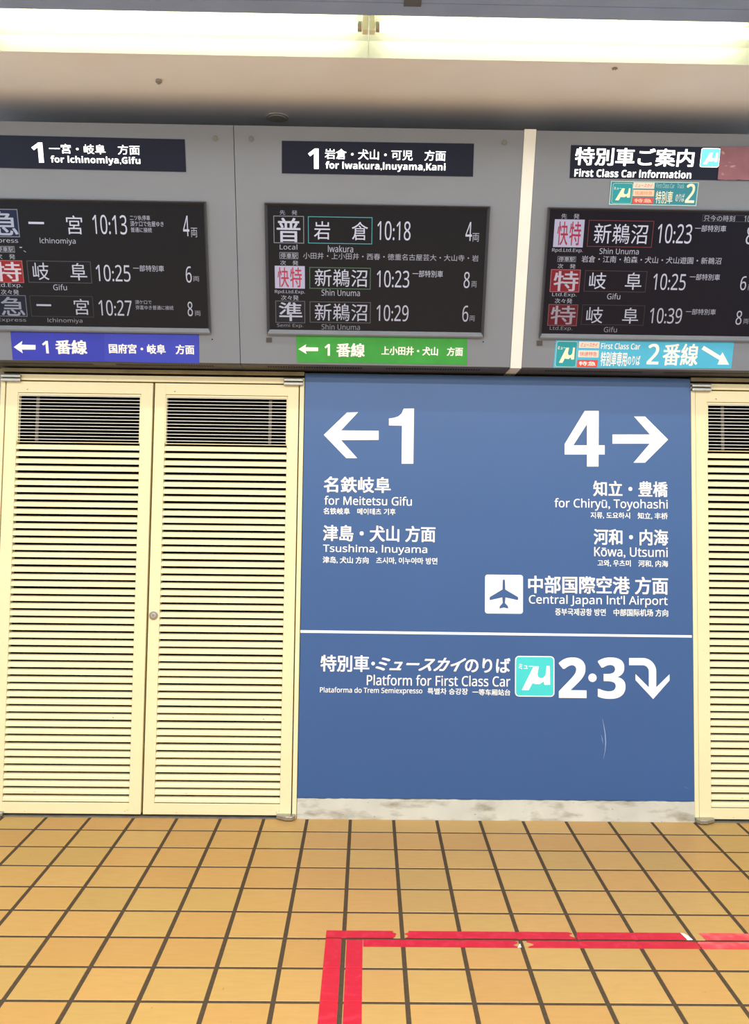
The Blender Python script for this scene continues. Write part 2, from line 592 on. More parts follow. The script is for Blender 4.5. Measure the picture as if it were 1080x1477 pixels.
def door_leaf(name, xa, xb, la, lb, label, hinge_side, lock=False):
    """One louvred leaf: stiles and rails, 49 slats, a vent grille above them, a dark backing for the shade inside, pivots."""
    r = root(name, ((xa + xb) / 2, 0.03, 0.012))
    tag(r, label, 'door', kind='structure')
    z0, z1, lz0, lz1, vz1 = 0.012, 2.0195, 0.0625, 1.7265, 1.954
    bm = bmesh.new()
    bv = 0.0018
    box(bm, xa, la, 0, 0.04, z0, z1, bv)
    box(bm, lb, xb, 0, 0.04, z0, z1, bv)
    box(bm, la - .001, lb + .001, 0.0006, 0.04, z0, lz0, bv)
    box(bm, la - .001, lb + .001, 0.0006, 0.04, vz1 + .012, z1, bv)
    link_bm('leaf_frame', bm, M_CREAM, r)
    # inner trim around the vent
    bm = bmesh.new()
    box(bm, la + .001, lb - .001, 0.002, 0.034, vz1, vz1 + .010, .001)
    box(bm, la + .0005, la + .005, 0.003, 0.034, lz1 + .002, vz1)
    box(bm, lb - .005, lb - .0005, 0.003, 0.034, lz1 + .002, vz1)
    box(bm, la + .0005, lb - .0005, 0.003, 0.034, lz1 + .0035, lz1 + .0065)
    link_bm('vent_trim', bm, M_CREAM, r)
    rnd = random.Random(int((xa + 5) * 10))
    bm = bmesh.new()
    p = PITCH_S
    for k in range(SLATS):
        z = lz0 + k * p + rnd.uniform(-.0006, .0006)
        prof = [(0.001, z + .005), (0.0025, z + .0165), (0.006, z + .0225), (0.0115, z + .0265), (0.021, z + .0285),
                (0.021, z + .0265), (0.012, z + .0245), (0.0075, z + .0205), (0.005, z + .0165), (0.0035, z + .005)]
        prism_x(bm, prof, la + .0006, lb - .0006)
    link_bm('louvre_panel', bm, M_SLAT, r)
    bm = bmesh.new()
    vp = (vz1 - lz1 - .006) / 14
    for k in range(14):
        z = lz1 + .006 + (k + .72) * vp
        prism_x(bm, [(.001, z), (.001, z + .0024), (.008, z + .0024), (.008, z + .0012)], la + .004, lb - .004)
    link_bm('vent_grille', bm, mat('pale_vent_blade', (246, 244, 232), .35, .02), r)
    bm = bmesh.new()
    bx = la + .085 if hinge_side < 0 else lb - .085
    box(bm, bx - .007, bx + .007, .030, .038, lz1 + .01, vz1 - .006)
    link_bm('vent_brace', bm, mat('dim_brace', (96, 86, 74), 0.6, 0.1), r)
    link_bm('back_plate', one(box, la - .01, lb + .01, .055, .075, z0 + .02, z1 - .01), M_DARK, r)  # dark sheet standing in for the shade behind slats and vent
    # pivots at the outer corners: a top one in two halves and a foot
    hx = xa if hinge_side < 0 else xb
    s = -hinge_side
    for za, zb in ((2.0345, 2.0505), (2.0155, 2.0325)):
        bm = bmesh.new()
        xs = sorted((hx - s * .022, hx + s * .072))
        box(bm, xs[0], xs[1], -.022, .004, za, zb, .004)
        hp = link_bm('pivot_hinge', bm, M_STEEL, r)
    bm = bmesh.new()
    xs = (hx - s * .022, hx - s * .010, hx + s * .022, hx + s * .066, hx + s * .066, hx - s * .022)
    ys = (-.03, -.045, -.045, -.018, .002, .002)
    bt = [bm.verts.new((x, y, .0035)) for x, y in zip(xs, ys)]
    tp = [bm.verts.new((x, y, .0215)) for x, y in zip(xs, ys)]
    bm.faces.new(bt)
    bm.faces.new(tp)
    for i in range(6):
        bm.faces.new((bt[i], bt[(i + 1) % 6], tp[(i + 1) % 6], tp[i]))
    bmesh.ops.recalc_face_normals(bm, faces=bm.faces[:])
    bmesh.ops.bevel(bm, geom=bm.edges[:], offset=.0025, segments=2, profile=.5, affect='EDGES')
    link_bm('floor_pivot', bm, M_STEEL, r)
    if lock:
        c = WALL.px(221.5, 887.5)
        bm = bmesh.new()
        cyl(bm, (c.x, 0.002, c.z), (0, -1, 0), .0205, .007, 32, bevel=.002)
        k = link_bm('lock', bm, M_STEEL, r)
        bm = bmesh.new()
        cyl(bm, (c.x, -.0045, c.z), (0, -1, 0), .0125, .004, 28, bevel=.001)
        link_bm('lock_cylinder', bm, mat('pale_steel', (200, 198, 188), .3, .05, metal=.8), k)
        bm = bmesh.new()
        box(bm, c.x - .001, c.x + .001, -.0089, -.0082, c.z - .004, c.z + .004)
        link_bm('keyhole', bm, M_DARK, k)
    return r


door_leaf('door_1', -1.6665, -0.9712, -1.6105, -1.0265, 'cream louvred door leaf left of the lock', -1)
door_leaf('door_2', -0.9612, -0.2765, -0.9095, -0.3285, 'cream louvred door leaf with the round lock beside the blue sign', 1, True)
door_leaf('door_3', 1.6260, 2.3200, 1.6825, 2.2640, 'cream louvred door leaf right of the blue sign', -1)
door_leaf('door_4', 2.3300, 3.0200, 2.3850, 2.9640, 'farthest right cream louvred door leaf', 1)


def door_surround(bm, xa, xb, left=True, right=True):
    if left:
        box(bm, xa, xa + .0205, -.002, .08, 0.0, 2.054, .0015)
    if right:
        box(bm, xb - .0205, xb, -.002, .08, 0.0, 2.054, .0015)
    box(bm, xa + .0205 * left, xb - .0205 * right, -.001, .08, 2.0255, 2.054, .0015)
    box(bm, xa + .0205 * left, xb - .0205 * right, .077, .0845, 0.0, 2.0255, mi=1)  # added dark sheet: the shade in the leaf gaps comes from its colour


o = link_bm('trim_2', one(door_surround, -1.692, -0.2505), [M_CREAM, M_DARK])
tag(o, 'cream metal surround of the double louvred doors', 'door frame', kind='structure')
o = link_bm('trim_3', one(door_surround, 1.604, 3.0455), [M_CREAM, M_DARK])
tag(o, 'cream metal surround of the door right of the blue sign', 'door frame', kind='structure')
for i, (xa, xb, lab) in enumerate(((-1.692, -0.2505, 'tarnished metal strip over the double doors'), (1.604, 3.0455, 'tarnished metal strip over the door right of the sign'))):
    bm = bmesh.new()
    box(bm, xa, xb, -.004, .08, 2.0645, 2.0835, .002)
    box(bm, xa, xb, .03, .08, 2.054, 2.0645)
    for f in bm.faces:
        f.material_index = 1 if f.calc_center_median().z < 2.0645 else 0
    o = link_bm('trim_%d' % (4 + i), bm, [M_BRASS, M_GAP])
    tag(o, lab, 'trim', kind='structure')
for xa, xb, lab, k in ((-1.667, -.276, 'dark steel threshold under the double doors', 6), (1.626, 3.022, 'dark steel threshold under the right door', 7)):
    o = link_bm('trim_%d' % k, one(box, xa, xb, -.012, .08, -.003, .0035, .001), mat('worn_threshold', (120, 116, 108), .5, .2, 20, .5))
    tag(o, lab, 'threshold', kind='structure')

# ================================================================ blue wayfinding sign
sx0, sx1 = -0.2475, 1.6025
sign = root('wayfinding_sign', ((sx0 + sx1) / 2, 0.03, 0.094))
tag(sign, 'large blue wall sign of platform directions between the louvred doors', 'sign')
link_bm('panel', one(box, sx0, sx1, 0.0, 0.08, 0.094, 2.075), M_BLUE, sign)
OW = 0.0012
flat('dividing_line', lambda bm: poly_px(bm, WALL, [(433.2, 908.8), (997.4, 916.2), (997.4, 919.6), (433.2, 912.6)], OW), WALL, M_WHITE, sign)
A = zoom(430, 540, 3.724)
B = zoom(680, 560, 2.7)
D = zoom(735, 930, 4.32)
flat('arrow', lambda bm: (poly_px(bm, WALL, A([(137, 325), (262, 205), (322, 203), (230, 301), (432, 303), (432, 352), (230, 353), (317, 450), (258, 450)]), OW)), WALL, M_WHITE, sign)


def numeral_one(bm):
    pts = [(622, 183), (618, 480), (555, 480), (557, 276), (487, 274), (487, 237), (515, 233), (538, 225), (555, 210), (566, 184)]
    poly_px(bm, WALL, A(pts), OW)


flat('numeral', numeral_one, WALL, M_WHITE, sign)


def numeral_four(bm):
    for q in ([(449, 88), (495, 88), (494, 305), (449, 305)], [(362, 222), (449, 222), (449, 258), (362, 258)], [(494, 222), (518, 222), (518, 258), (494, 258)],
              [(440, 88), (449, 88), (449, 140), (396, 222), (362, 222), (362, 217)]):
        poly_px(bm, WALL, B(q), OW)


flat('numeral', numeral_four, WALL, M_WHITE, sign)
flat('arrow', lambda bm: poly_px(bm, WALL, B([(765, 200), (675, 290), (630, 290), (693, 216), (548, 216), (548, 180), (694, 180), (632, 110), (675, 110)]), OW), WALL, M_WHITE, sign)
for s, bx, b in (
        ('名鉄岐阜', (466.8, 687.2, 563.5, 711.2), .022), ('for Meitetsu Gifu', (467.6, 715, 593.8, 729.5), .008), ('名铁岐阜　메이테츠 기후', (466.3, 732.3, 570.4, 742.9), .016),
        ('津島・犬山 方面', (465.7, 757, 627.9, 782.2), .022), ('Tsushima, Inuyama', (465.7, 784.9, 616, 801), .008), ('津岛, 犬山 方向　츠시마, 이누야마 방면', (465.4, 802.4, 630.6, 814.4), .016),
        ('知立・豊橋', (855.2, 693.3, 962.6, 717), .022), ('for Chiryū, Toyohashi', (799.3, 718.5, 962.6, 737.6), .008), ('지류, 도요하시　知立, 丰桥', (851.5, 738.3, 962.6, 749.3), .016),
        ('河和・内海', (856, 762.6, 963.3, 787), .022), ('Kōwa, Utsumi', (856.7, 788.5, 962.6, 805.6), .008), ('고와, 우츠미　河和, 内海', (861.5, 807.2, 963.3, 818.3), .016),
        ('中部国際空港 方面', (761.5, 830, 963.3, 857.8), .022), ("Central Japan Int'l Airport", (762.6, 857.6, 962.6, 876.6), .008), ('중부국제공항 방면　中部国际机场 方向', (800.4, 877, 963.3, 889.4), .016),
        ('特別車', (462.2, 944.4, 532.5, 969.2), .022), ('のりば', (670.6, 948.5, 735.8, 970.6), .022),
        ('Platform for First Class Car', (528.9, 972.6, 735.8, 990.6), .008), ('Plataforma do Trem Semiexpresso', (461.4, 990.6, 608.9, 1002.6), .01),
        ('특별차 승강장', (616.4, 992.2, 674.7, 1002), .016), ('一等车厢站台', (681, 993.6, 735.8, 1003.3), .016),
        ('2', (805.6, 948, 845.6, 1006.9), .012), ('3', (861.9, 948, 901.7, 1008.2), .012)):
    text(s, WALL, bx, OW, M_WHITE, sign, b, name='numeral' if s in '23' else 'lettering', res=8, heavy=s in '23')
text('ミュースカイ', WALL, (541.4, 947.6, 672, 968.6), OW, M_WHITE, sign, .03, .55)


def dot(cx, cy, r):
    def fn(bm):
        a, b = WALL.ab(cx, cy)
        R = abs(WALL.ab(cx + r, cy)[0] - a)
        poly(bm, WALL, [(a + R * math.cos(t * math.pi / 12), b + R * math.sin(t * math.pi / 12)) for t in range(24)], OW)
    return fn


flat('dot', dot(538, 957, 2.6), WALL, M_WHITE, sign)
flat('dot', dot(854.2, 977.5, 6), WALL, M_WHITE, sign)


def bent_arrow(bm):
    out = [(743, 82), (828, 82)] + [(828 + 84 * math.sin(t), 166 - 84 * math.cos(t)) for t in [i * math.pi / 2 / 10 for i in range(1, 11)]]
    out += [(912, 265), (995, 183), (995, 222), (893, 338), (783, 220), (783, 182), (866, 265)]
    out += [(828 + 38 * math.sin(t), 166 - 39 * math.cos(t)) for t in [i * math.pi / 2 / 8 for i in range(8, -1, -1)]] + [(743, 127)]
    poly_px(bm, WALL, D(out), OW)


flat('arrow', bent_arrow, WALL, M_WHITE, sign)
logo(WALL, (742.6, 946.2, 799.4, 1004.8), OW, sign, M_TURQ, M_WHITE, M_WHITE)
E = zoom(690, 810, 3.484)
a0, b0, a1, b1 = frame_uv(WALL, 699.3, 829.0, 754, 885.0, False)
pic = flat('pictogram', lambda bm: poly(bm, WALL, round_rect(a0, b0, a1, b1, .012), OW), WALL, M_WHITE, sign)
PLANE_H = [(127, 89), (123, 91), (121, 97), (120, 140), (56, 178), (55, 192), (60, 193), (119, 180), (121, 208), (106, 225), (105, 236), (127, 231)]
flat('airplane', lambda bm: poly_px(bm, WALL, E(PLANE_H + [(254 - x, y) for x, y in PLANE_H[-2:0:-1]]), OW + .0006), WALL, M_BLUE, pic)


def scratch(pts, w):
    def fn(bm):
        ab = [WALL.ab(*p) for p in pts]
        for i in range(len(ab) - 1):
            (xa, ya), (xb, yb) = ab[i], ab[i + 1]
            wa, wb = w * (.2 + .8 * math.sin(math.pi * i / (len(ab) - 1))), w * (.2 + .8 * math.sin(math.pi * (i + 1) / (len(ab) - 1)))
            poly(bm, WALL, [(xa - wa, ya), (xa + wa, ya), (xb + wb, yb), (xb - wb, yb)], .0006)
    return fn


M_SCR = mat('pale_scratch', (150, 165, 205), .6, .1)
flat('scratch', scratch([(868.5, 1036), (870.5, 1046), (872.5, 1058), (873.3, 1070), (872.6, 1082), (870, 1095)], .0018), WALL, M_SCR, sign)
flat('scratch', scratch([(867, 1060), (868.5, 1066), (869.5, 1073)], .0012), WALL, M_SCR, sign)
flat('scratch', scratch([(986, 1134), (990, 1136.5), (995, 1138)], .0012), WALL, M_SCR, sign)

# ================================================================ departure boards
TOP_L = (3.075 - LIP_Z) / math.cos(TILT)
TOP_Y = LIP_Y - TOP_L * math.sin(TILT)


def board_unit(xa, xb, label):
    r = root('departure_board', ((xa + xb) / 2, 0.0, LIP_Z))
    tag(r, label, 'departure board')
    bm = bmesh.new()
    prism_x(bm, [(LIP_Y, LIP_Z), (TOP_Y, 3.075), (0.08, 3.075), (0.08, 2.088), (LIP_Y + .012, LIP_Z - .007)], xa, xb)
    bm.normal_update()
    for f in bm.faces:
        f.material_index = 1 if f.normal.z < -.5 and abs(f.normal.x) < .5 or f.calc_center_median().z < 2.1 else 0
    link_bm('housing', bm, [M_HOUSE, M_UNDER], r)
    # two perforated zones on the underside
    n = Vector((0, -(LIP_Z - .007 - 2.088), LIP_Y + .012)).normalized()
    for c0, c1 in ((xa + .12, (xa + xb) / 2 - .05), ((xa + xb) / 2 + .05, xb - .12)):
        bm = bmesh.new()
        nslot = int((c1 - c0) / .012)
        for i in range(nslot):
            for q in (.10, .22, .34):
                y = LIP_Y + .012 + q * (.08 - LIP_Y - .012) * .6
                z = LIP_Z - .007 + (y - LIP_Y - .012) / (.08 - LIP_Y - .012) * (2.088 - LIP_Z + .007)
                x = c0 + i * .012
                bm.faces.new([bm.verts.new(p) for p in ((x, y, z - .0008), (x + .006, y, z - .0008), (x + .006, y + .009, z - .001), (x, y + .009, z - .001))])
        link_bm('ventilation_grille', bm, M_DARK, r)
    return r


def screw(r, x, y):
    p = BOARD.px(x, y)
    bm = bmesh.new()
    cyl(bm, p, BOARD.n, .011, .004, 20, bevel=.0015)
    return link_bm('screw', bm, mat('grey_screw', (118, 118, 118), .4, .05, metal=.4), r)


def header(r, quad):
    bm = bmesh.new()
    slab_px(bm, BOARD, quad, .002, .004)
    return link_bm('header_display', bm, M_HEAD, r)


def lcd(r, xl, xr, material):
    """Recessed 16:9 screen: glass, dark bezel sloping inwards and a lower bezel with the caught light put into its colour."""
    b_top, b_bot = BOARD.ab(544, 294.6)[1], BOARD.ab(541, 484.2)[1]
    w = .012
    sc = flat('screen', lambda bm: poly(bm, BOARD, [(xl + w, b_bot + .02), (xr - w, b_bot + .02), (xr - w, b_top - w), (xl + w, b_top - w)], .001), BOARD, material, r)
    bm = bmesh.new()
    o_ = [(xl, b_bot), (xr, b_bot), (xr, b_top), (xl, b_top)]
    i_ = [(xl + w, b_bot + .022), (xr - w, b_bot + .022), (xr - w, b_top - w), (xl + w, b_top - w)]
    ov = [bm.verts.new(BOARD.at(a, b, .014)) for a, b in o_]
    og = [bm.verts.new(BOARD.at(a, b, .0)) for a, b in o_]
    m_ = [bm.verts.new(BOARD.at(a + (c - a) * .3, b + (d - b) * .3, .014)) for (a, b), (c, d) in zip(o_, i_)]
    iv = [bm.verts.new(BOARD.at(a, b, .0013)) for a, b in i_]
    for k in range(4):
        j = (k + 1) % 4
        for q in ((og[k], og[j], ov[j], ov[k]), (ov[k], ov[j], m_[j], m_[k]), (m_[k], m_[j], iv[j], iv[k])):
            f = bm.faces.new(q)
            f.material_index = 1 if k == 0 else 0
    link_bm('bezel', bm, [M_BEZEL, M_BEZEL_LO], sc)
    return sc


OS = .0022


def badge(sc, bx, fill, rim, level):
    if fill:
        flat('badge', lambda bm: rect_px(bm, BOARD, *bx, OS - .0006), BOARD, screen_ink(level, fill), sc)
    if rim:
        flat('badge_outline', lambda bm: rim_px(bm, BOARD, *bx, .0032, OS - .0003), BOARD, screen_ink(level, rim), sc)


def outline(sc, bx, rgb, level):
    flat('destination_outline', lambda bm: rim_px(bm, BOARD, *bx, .0030, OS - .0003), BOARD, screen_ink(level, rgb), sc)


def ink(sc, s, bx, level, rgb=(205, 205, 222), bold=0.0, shear=0.0):
    text(s, BOARD, bx, OS, screen_ink(level, rgb), sc, bold, shear, res=3)


SEAM1, SEAM2, SEAM3 = -0.5365, 0.711, 0.7655
b1 = board_unit(-1.80, SEAM1 - .0015, 'grey departure board cut off by the left edge, listing 10:13 first')
b2 = board_unit(SEAM1 + .0015, SEAM2, 'middle grey departure board listing 10:18 first, above the green sticker')
b3 = board_unit(SEAM3, 2.02, 'grey first class car information board right of the white strip')
bm = bmesh.new()
prism_x(bm, [(LIP_Y - .001, LIP_Z - .004), (TOP_Y - .002, 3.08), (0.06, 3.08), (0.06, 2.088)], SEAM2 + .0015, SEAM3 - .0015)
tag(link_bm('divider_strip', bm, M_DIV), 'white upright strip between the second and third departure boards', 'strip')

# --- board 1
hd = header(b1, [(-95, 192.8), (266.4, 201), (268.5, 248), (-93, 240)])
for s, bx, b in (('1', (46.3, 205.3, 62.5, 234.6), 0), ('一宮・岐阜　方面', (71.3, 207.6, 201.5, 223), .008), ('for Ichinomiya,Gifu', (73.6, 224.6, 202.5, 239), 0)):
    text(s, BOARD, bx, .0035, M_LED, hd, b, heavy=True)
screw(b1, 310.5, 199.5)
L1 = lcd(b1, -1.745, -0.6655, M_LCD)
badge(L1, (-18, 301, 27, 342), (36, 46, 78), (150, 155, 175), .55)
ink(L1, '急', (-13, 304.5, 25.5, 339.5), .62, (190, 195, 215), .012)
ink(L1, 'Express', (-15, 343.4, 26.3, 352), .5)
ink(L1, '一', (41.2, 319.8, 63.7, 323.2), .8)
ink(L1, '宮', (96, 310.6, 119, 338), .8)
ink(L1, '10:13', (133.8, 309.6, 183, 338.2), .8)
ink(L1, 'Ichinomiya', (57.7, 342.8, 109.2, 353.8), .55)
ink(L1, '二ツ杁停車', (187.3, 310.4, 216.5, 318), .6)
ink(L1, '須ケ口で佐屋ゆき', (188, 318.7, 236, 327), .6)
ink(L1, '普通に接続', (188.8, 327.8, 219, 335.3), .6)
ink(L1, '4', (264, 311, 272.8, 340.6), .75)
ink(L1, '両', (275.4, 328.4, 284.6, 342.2), .45)
badge(L1, (-6, 354.6, 21.4, 364.2), None, (150, 150, 158), .5)
ink(L1, '停車駅', (-4, 355.8, 19.6, 363.2), .55)
ink(L1, '-', (28.5, 356, 32, 357.5), .5)
ink(L1, '、', (34, 361, 38, 364), .3)
ink(L1, '次　発', (-5, 366.2, 22, 373.8), .5)
badge(L1, (-11, 375, 33.6, 408), (165, 45, 50), (190, 110, 112), .62)
ink(L1, '特', (-8, 377.4, 31, 406), .7, (215, 205, 215), .012)
ink(L1, 'Ltd.Exp.', (-8, 407.8, 32.4, 415.8), .5)
ink(L1, '次々発', (1.6, 417.3, 27.5, 424.9), .5)
outline(L1, (40, 375.8, 131.8, 408.6), (92, 92, 98), .5)
ink(L1, '岐', (47.6, 378.6, 70.6, 403.8), .7)
ink(L1, '阜', (101.4, 379.3, 125.4, 404.4), .7)
ink(L1, 'Gifu', (77, 409.8, 96.6, 418.6), .5)
ink(L1, '10:25', (138.7, 381.6, 188, 406.2), .72)
ink(L1, '一部特別車', (192.2, 382.3, 236.6, 391.8), .6)
ink(L1, '6', (268, 384, 276.4, 407.7), .65)
ink(L1, '両', (278.7, 398.5, 287.4, 406), .35)
badge(L1, (-3, 425.3, 38.6, 456.6), (32, 38, 58), (130, 132, 145), .5)
ink(L1, '急', (1.6, 427.9, 35.6, 455.4), .45, (170, 175, 195), .01)
ink(L1, 'Express', (-3, 458.6, 38, 465.2), .2)
outline(L1, (44, 426, 134.8, 457.6), (70, 70, 76), .5)
ink(L1, '一', (52.8, 438.6, 73.9, 441.4), .55)
ink(L1, '宮', (107, 431, 128.6, 454), .55)
ink(L1, 'Ichinomiya', (69, 458.6, 119, 467), .22)
ink(L1, '10:27', (142.6, 432.6, 190.2, 455.6), .6)
ink(L1, '須ケ口で', (195, 432.8, 218.7, 438.8), .4)
ink(L1, '弥富ゆき普通に接続', (196, 440.2, 250.2, 447), .4)
ink(L1, '8', (270.6, 435, 278, 456), .55)
ink(L1, '両', (281, 448.3, 289.4, 455.6), .28)

# --- board 2
hd = header(b2, [(406.5, 203), (683.5, 207.2), (681.9, 254.7), (406.5, 250)])
for s, bx, b in (('1', (444.2, 214, 459.4, 243.6), 0), ('岩倉・犬山・可児　方面', (468.4, 214.8, 642.6, 231.8), .008), ('for Iwakura,Inuyama,Kani', (469.5, 233, 642.2, 248.6), 0)):
    text(s, BOARD, bx, .0035, M_LED, hd, b, heavy=True)
screw(b2, 362.2, 200.2)
screw(b2, 727.4, 205.3)
L2 = lcd(b2, -0.410, 0.581, M_LCD)
ink(L2, '先　発', (403.4, 303, 428.7, 310), .4)
badge(L2, (394.5, 311, 438.4, 351.1), None, (150, 152, 160), .6)
ink(L2, '普', (399, 314, 433.3, 349.4), .75, bold=.012)
ink(L2, 'Local', (403.4, 352.2, 428.7, 360), .5)
outline(L2, (444.2, 312.1, 536.8, 352.2), (95, 170, 180), .7)
ink(L2, '岩', (452.8, 319, 476, 345.5), .85)
ink(L2, '倉', (507.2, 319.8, 530.6, 346.6), .85)
ink(L2, 'Iwakura', (473, 353.7, 509.2, 364), .6)
ink(L2, '10:18', (544.2, 318.7, 592, 346.8), .82)
ink(L2, '4', (671.4, 320, 680.7, 347.4), .75)
ink(L2, '両', (681.1, 336.2, 690.8, 348.6), .45)
badge(L2, (403, 363.6, 430.2, 373.6), None, (150, 150, 158), .5)
ink(L2, '停車駅', (404.8, 365, 428.6, 372.6), .6)
ink(L2, '小田井・上小田井・西春・徳重名古屋芸大・大山寺・岩', (437.2, 364.4, 690, 376.8), .42)
ink(L2, '次　発', (404.2, 375.5, 430.2, 382.5), .5)
badge(L2, (396.4, 383.2, 439.6, 416.2), (190, 186, 210), None, .75)
ink(L2, '快', (400.3, 385.4, 416.6, 414.5), .62, (200, 70, 90), .01)
ink(L2, '特', (418.4, 385.4, 435.3, 414.5), .62, (200, 70, 90), .01)
ink(L2, 'Rpd.Ltd.Exp.', (396.4, 417.9, 439.6, 424.6), .5)
outline(L2, (446.2, 385.2, 534.5, 417.4), (98, 130, 106), .6)
ink(L2, '新鵜沼', (454, 387.8, 529.4, 413.8), .75)
ink(L2, 'Shin Unuma', (463.7, 417.2, 518.9, 427), .5)
ink(L2, '10:23', (543.4, 389.8, 590.1, 414.8), .75)
ink(L2, '一部特別車', (594.8, 389.8, 638.7, 400), .65)
ink(L2, '8', (668.7, 392, 677.2, 415.5), .62)
ink(L2, '両', (679.6, 405.6, 687.3, 414.6), .32)
ink(L2, '次々発', (405.3, 425.6, 430.6, 433), .5)
badge(L2, (397.2, 433.5, 440, 466), (38, 40, 52), (112, 112, 120), .5)
ink(L2, '準', (402.2, 435.5, 436, 463.2), .6, bold=.008)
ink(L2, 'Semi Exp.', (399.5, 466.6, 437.2, 473.2), .2)
outline(L2, (446.6, 434.7, 534.5, 466.1), (108, 108, 114), .5)
ink(L2, '新鵜沼', (454, 437.3, 529.4, 463.2), .6)
ink(L2, 'Shin Unuma', (463.7, 467, 518.9, 475.8), .2)
ink(L2, '10:29', (543, 439.6, 589, 463.4), .6)
ink(L2, '6', (666.7, 440.6, 675.3, 464), .52)
ink(L2, '両', (676.8, 455.2, 684.6, 463.3), .25)

# --- board 3
hd = header(b3, [(823.4, 209.3), (1180, 214.5), (1176, 262), (821.2, 256.7)])
for s, bx, b in (('特別車ご案内', (829, 212.6, 1000.7, 240.4), .022), ('First Class Car Information', (828.1, 243.6, 996.6, 257), 0)):
    text(s, BOARD, bx, .0035, M_LED, hd, b, heavy=True)
logo(BOARD, (1009.8, 213.7, 1037.3, 241.2), .0035, hd, M_LEDTURQ, M_LED, M_LED, small=False)
L3 = lcd(b3, 0.8355, 1.83, M_LCD_BLUE)
ink(L3, '先　発', (809.3, 308, 835.4, 315.6), .45)
badge(L3, (798.6, 316.2, 841.6, 356.8), (185, 182, 208), None, .75)
ink(L3, '快', (803.4, 319.4, 819, 354), .55, (190, 55, 85), .01)
ink(L3, '特', (821, 319.4, 837.6, 354), .55, (190, 55, 85), .01)
ink(L3, 'Rpd.Ltd.Exp.', (796, 357.8, 840, 365), .5)
outline(L3, (847.4, 317.3, 941.4, 357), (128, 60, 66), .6)
ink(L3, '新鵜沼', (856.5, 322.4, 933.6, 352), .82)
ink(L3, 'Shin Unuma', (864.3, 357.7, 921, 367), .55)
ink(L3, '10:23', (947.8, 322.8, 997.5, 351.4), .8)
ink(L3, '一部特別車', (1002, 324.6, 1047, 334.5), .65)
badge(L3, (1012.4, 309.6, 1100, 320.6), None, (80, 80, 88), .4)
ink(L3, '只今の時刻', (1014.8, 310.4, 1059.5, 319.6), .5)
ink(L3, '10', (1073, 311.2, 1082, 320), .5)
ink(L3, '8', (1076, 326.5, 1086.5, 352.5), .7)
badge(L3, (803.6, 369.4, 830.6, 378), None, (130, 130, 140), .45)
ink(L3, '停車駅', (805.4, 370.4, 828.8, 377.2), .55)
ink(L3, '岩倉・江南・柏森・犬山・犬山遊園・新鵜沼', (838.5, 368.8, 1040, 381), .55)
ink(L3, '次　発', (804, 380.4, 829.7, 387.3), .5)
badge(L3, (793.4, 388.2, 836.2, 421.6), (140, 36, 50), (175, 110, 116), .6)
ink(L3, '特', (798.2, 390.8, 834, 420), .6, (200, 190, 205), .012)
ink(L3, 'Ltd.Exp.', (796, 421.8, 831.3, 429), .42)
outline(L3, (842.4, 389.8, 932, 421.6), (84, 66, 70), .5)
ink(L3, '岐', (849.6, 392.8, 873.8, 417), .72)
ink(L3, '阜', (901.5, 393, 925.2, 418), .72)
ink(L3, 'Gifu', (875.4, 422.9, 894.3, 431.8), .5)
ink(L3, '10:25', (941.5, 394.4, 988.7, 418.6), .66)
ink(L3, '一部特別車', (994.4, 394.8, 1038, 404.4), .58)
ink(L3, '6', (1067.4, 398.2, 1076, 418.6), .62)
ink(L3, '両', (1078, 410.5, 1086.5, 418.6), .3)
ink(L3, '次々発', (799.8, 430.2, 825, 437.6), .45)
badge(L3, (790, 438.6, 832.6, 470.2), (108, 30, 44), (140, 90, 96), .5)
ink(L3, '特', (794, 440.6, 829.7, 468), .42, (185, 175, 190), .01)
ink(L3, 'Ltd.Exp.', (792.6, 470.4, 825, 477.6), .14)
outline(L3, (838.4, 439.2, 929, 469.4), (66, 60, 66), .5)
ink(L3, '岐', (845.5, 442.6, 869, 466.2), .55)
ink(L3, '阜', (897.4, 443.6, 920.4, 466.8), .55)
ink(L3, 'Gifu', (870.6, 471.2, 889.5, 479.2), .2)
ink(L3, '10:39', (936.8, 444, 983, 466.8), .52)
ink(L3, '一部特別車', (988.7, 445.2, 1032, 454.2), .45)
ink(L3, '8', (1061, 448, 1069.4, 468.4), .5)
ink(L3, '両', (1071.5, 459.8, 1079, 467.2), .22)

for r, x0, y0, x1, y1 in ((b2, 384, 486.8, 392, 493.6), (b3, 773.8, 491.4, 782, 498.4)):
    bm = bmesh.new()
    slab_px(bm, BOARD, [(x0, y0), (x1, y0), (x1, y1), (x0, y1)], .003, .004)
    link_bm('sensor', bm, mat('dark_sensor', (70, 70, 72), .35, .05), r)
for r, x, y in ((b1, 306, 489.5), (b2, 696.7, 493)):
    p = BOARD.px(x, y)
    link_bm('pinhole', one(cyl, p, BOARD.n, .003, .0012, 12), M_DARK, r)

# ================================================================ stickers on the boards
ST = .0016


def sticker(quad, label, m_sheet, name='direction_sticker'):
    c = BOARD.px((quad[0][0] + quad[2][0]) / 2, quad[2][1])
    r = root(name, c)
    tag(r, label, 'sticker', 'stickers on the departure boards')
    bm = bmesh.new()
    slab_px(bm, BOARD, quad, ST, .0014)
    link_bm('sheet', bm, m_sheet, r)
    return r


OT = ST + .0008


def left_arrow(x0, y0, x1, y1):
    ym, w, h = (y0 + y1) / 2, x1 - x0, y1 - y0
    return [(x0, ym), (x0 + .40 * w, y0), (x0 + .36 * w, ym - .2 * h), (x1, ym - .17 * h), (x1, ym + .2 * h), (x0 + .37 * w, ym + .2 * h), (x0 + .42 * w, y1)]


